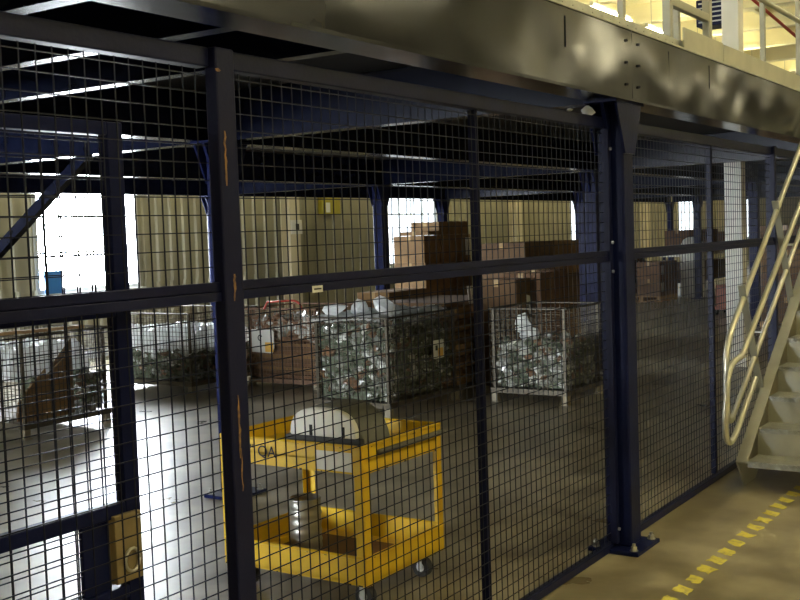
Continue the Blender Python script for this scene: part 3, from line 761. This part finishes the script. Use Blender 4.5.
# stepped stack in front of the second window
pallet(13.0, 14.31, 8.1, 8.64, 'wooden pallet under the stepped cardboard stack')
for i in range(3):
    x0 = 13.0+.436*i
    for j in range(4):
        z = .13+.385*j
        carton(x0, x0+.43, 8.1+.012*((i+j) % 2), 8.62, z, z+.383, 'brown box, %s layer of the stepped stack, %s' % (LAY[j], ('column beside the blue column', 'middle column', 'column farthest from the blue column')[i]), ('cardboard', 'cardboard_dark')[(i*3+j*2) % 5 == 0], 'stepped stack boxes')
carton(13.14, 13.44, 8.13, 8.6, 1.672, 1.73, 'flat carton on the low step of the stepped stack')
carton(13.445, 14.28, 8.13, 8.6, 1.672, 1.86, 'wide carton topping the stepped stack')
tag(MB().box((14.12, 8.088, 1.36), (14.24, 8.094, 1.62)).build('hang_tag', 'paper'), 'white paper tag on the stepped stack', 'tag')
# flat cardboard behind the middle basket
pallet(10.15, 11.6, 6.1, 7.1, 'wooden pallet under flat cardboard behind the middle basket')
for k in range(12):
    z = .132+.068*k
    tag(MB().box((10.15+.02*(k % 3), 6.1+.015*(k % 2), z), (11.58-.03*(k % 2), 7.08, z+.06)).build('flat_carton', ('cardboard', 'wood', 'cardboard_dark')[k % 3]), 'flattened %s carton in the flat pile behind the middle basket' % ('brown', 'pale wood-coloured', 'dark brown')[k % 3], 'carton', 'flattened cartons pile')
tag(MB().prism([(10.62, .90), (10.71, .90), (10.66, 1.10), (10.58, 1.10)], 1, 6.06, 6.064).build('hang_tag', 'paper'), 'white tag sticking up from flat carton pile', 'tag')
tag(MB().prism([(10.45, .88), (10.54, .88), (10.52, 1.0), (10.43, 1.02)], 1, 5.262, 5.265).build('paper_slip', 'paper'), 'white paper slip above the right basket', 'paper')
carton(10.7, 11.7, 7.2, 7.7, 0, .55, 'low carton on the floor behind the flat pile', 'cardboard_dark')
carton(10.75, 11.6, 7.22, 7.68, .552, 1.02, 'carton resting on the low carton behind the flat pile', 'cardboard')
# reddish tall box near column
carton(10.98, 11.30, 5.35, 5.85, 0, 1.22, 'tall reddish cardboard box beside blue column', 'cardboard_red')
carton(11.32, 11.66, 5.35, 5.85, 0, 1.235, 'tall red-brown carton with pale top touching the blue column', 'cardboard_red')
carton(10.60, 10.94, 5.45, 5.95, 0, .60, 'short carton at the foot of the reddish box', 'cardboard_dark')
carton(10.58, 10.94, 5.45, 5.95, .602, 1.17, 'brown carton leaning against the reddish box, upper one', 'cardboard_dark')
pallet(12.9, 14.6, 6.5, 7.4, 'wooden pallet under dark boxes behind reddish box')
for i in range(2):
    for j in range(3):
        z = .13+.47*j; x0 = 12.9+.855*i
        carton(x0, x0+.84, 6.5, 7.2, z, z+.465, 'brown box, %s layer of the square stack behind reddish box, %s' % (LAY[j], ('nearer the reddish box', 'farther from the reddish box')[i]), ('cardboard_dark', 'cardboard')[(i+j) % 2], 'square stack boxes')
# far wrapped pallet
pallet(23.4, 24.5, 8.5, 9.4, 'wooden pallet under the far wrapped boxes')
for i in range(2):
    for j in range(2):
        carton(23.4+.555*i, 23.94+.555*i, 8.5, 9.05, .13+.38*j, .508+.38*j, '%s box on the %s layer of the far pallet' % (('label-faced brown', 'plain brown')[i], ('lower', 'upper')[j]), ('cardboard_dark', 'cardboard_red')[(i+j) % 2], 'far pallet boxes', lab=(i == 0))
goods((23.4, 24.5, 9.12, 9.4, .17, .95), 'bagged_parts', 'clear wrapped goods at the back of the far pallet', 'bags', 8, ['bag_brown', 'bag_clear', 'bag_green'], (5, 2, 2), 120, (.06, .12))
wr = thing('wrapped_roll', (25.15, 8.35, 0), 'tall white wrapped roll with domed top behind a blue column', 'roll')
MB().lathe([(.25, 0), (.27, .03), (.27, 1.12), (.25, 1.25), (.19, 1.35), (.10, 1.40), (.02, 1.41)], (25.15, 8.35, 0), 20).build('wrap', 'white_paint', wr, smooth=True)
wb = thing('workbench', (27.0, 9.0, 0), 'grey topped workbench far back under the deck', 'bench')
MB().box((25.6, 8.5, .93), (28.8, 9.3, .99)).build('top', 'galvanised', wb)
for x in (25.7, 28.7):
    for y in (8.56, 9.22): MB().box((x-.03, y-.03, 0), (x+.03, y+.03, .93)).build('leg', 'navy_steel', wb)
MB().box((25.7, 8.56, .3), (28.7, 9.22, .33)).build('shelf', 'navy_steel', wb)
for k in range(4):
    carton(25.7+.76*k, 26.43+.76*k, 8.6, 9.2, .99, 1.56-.08*(k % 2), '%s box standing on the far workbench' % ('reddish', 'brown', 'dark brown', 'end brown')[k], ('cardboard_red', 'cardboard', 'cardboard_dark', 'cardboard')[k], 'boxes on the workbench')
    carton(25.8+.72*k, 26.45+.72*k, 8.6, 9.1, .33, .78, 'brown box on the shelf under the far workbench', 'cardboard_dark', 'boxes under the workbench')
oj = thing('pallet_truck', (20.4, 6.3, 0), 'small orange dolly on the floor left of the white column', 'dolly')
MB().box((20.2, 5.9, .10), (20.9, 6.35, .16)).build('platform', 'orange_paint', oj)
MB().box((20.25, 5.95, .16), (20.85, 6.3, .55)).build('crate', 'orange_paint', oj)
for x in (20.28, 20.82):
    for y in (5.96, 6.29): MB().cyl((x, y-.02, .05), (x, y+.02, .05), .05, 12).build('wheel', 'rubber', oj)
# stack to the right behind the stair rails
for p, x0 in enumerate((17.6, 19.3)):
    pallet(x0, x0+1.5, 3.95, 4.78, 'wooden pallet under box stacks behind the stair rails', 'pallets behind the rails')
    for i in range(2):
        for j in range(4):
            z = .13+.375*j
            carton(x0+.755*i, x0+.745+.755*i, 3.98+.015*((i+j) % 2), 4.75, z, z+.372, 'brown box, %s layer, %s stack of the %s pallet behind the stair rails' % (LAY[j], ('first', 'second')[i], ('nearer', 'farther')[p]), ('cardboard_dark', 'cardboard', 'cardboard_red')[(p+i+j*2) % 3], 'boxes behind the stair rails', lab=(j == 3))
for p, x0 in enumerate((29.0, 31.5, 34.0, 36.5)):
    for j in range(3):
        carton(x0, x0+1.6, 5.2, 6.4, .0+.55*j, .545+.55*j, 'large brown box in the farthest stacks', ('cardboard_dark', 'cardboard')[(p+j) % 2], 'farthest box stacks')

# ------------------------------------------------------------------ signs and small things on the back wall
sg = MB().box((15.80, YB-.29, 1.77), (16.12, YB-.275, 2.03)).build('wall_sign', 'paper'); tag(sg, 'small white sign with dark mark on a wall pillar', 'sign')
MB().box((15.93, YB-.294, 1.85), (16.03, YB-.29, 1.96)).build('printed_mark', 'ink', sg)
yb = thing('yellow_wall_box', (17.2, YB-.12, 2.15), 'yellow sign box fixed to the ribbed wall', 'sign')
MB().box((16.95, YB-.16, 2.13), (17.52, YB-.04, 2.55)).build('box', 'sign_yellow', yb, bevel=.01)
MB().box((17.05, YB-.164, 2.17), (17.18, YB-.16, 2.36)).build('printed_patch', 'paper', yb)
bt = thing('blue_tub', (10.52, YB-.11, WZ0-.06), 'blue plastic tub on the sill of the big window', 'tub')
MB().prism([(10.40, WZ0-.06), (10.64, WZ0-.06), (10.67, WZ0+.25), (10.37, WZ0+.25)], 1, YB-.15, YB-.07).build('body', 'blue_plastic', bt, bevel=.01)
MB().box((10.36, YB-.155, WZ0+.25), (10.68, YB-.065, WZ0+.27)).build('rim', 'blue_plastic', bt)

# scraps of plastic caught on the fence top rail beside the flared column
for (c, sz, sd, lab) in (((5.20, 2.247, 2.285), .04, 3, 'larger white plastic scrap on the fence top rail beside the flared column'), ((4.98, 2.247, 2.275), .022, 8, 'small white plastic scrap on the fence top rail')):
    mb = MB(); chunk(mb, c, sz, random.Random(sd), 0); tag(mb.build('plastic_scrap', 'poly_sheet', recalc=False), lab, 'plastic scrap')
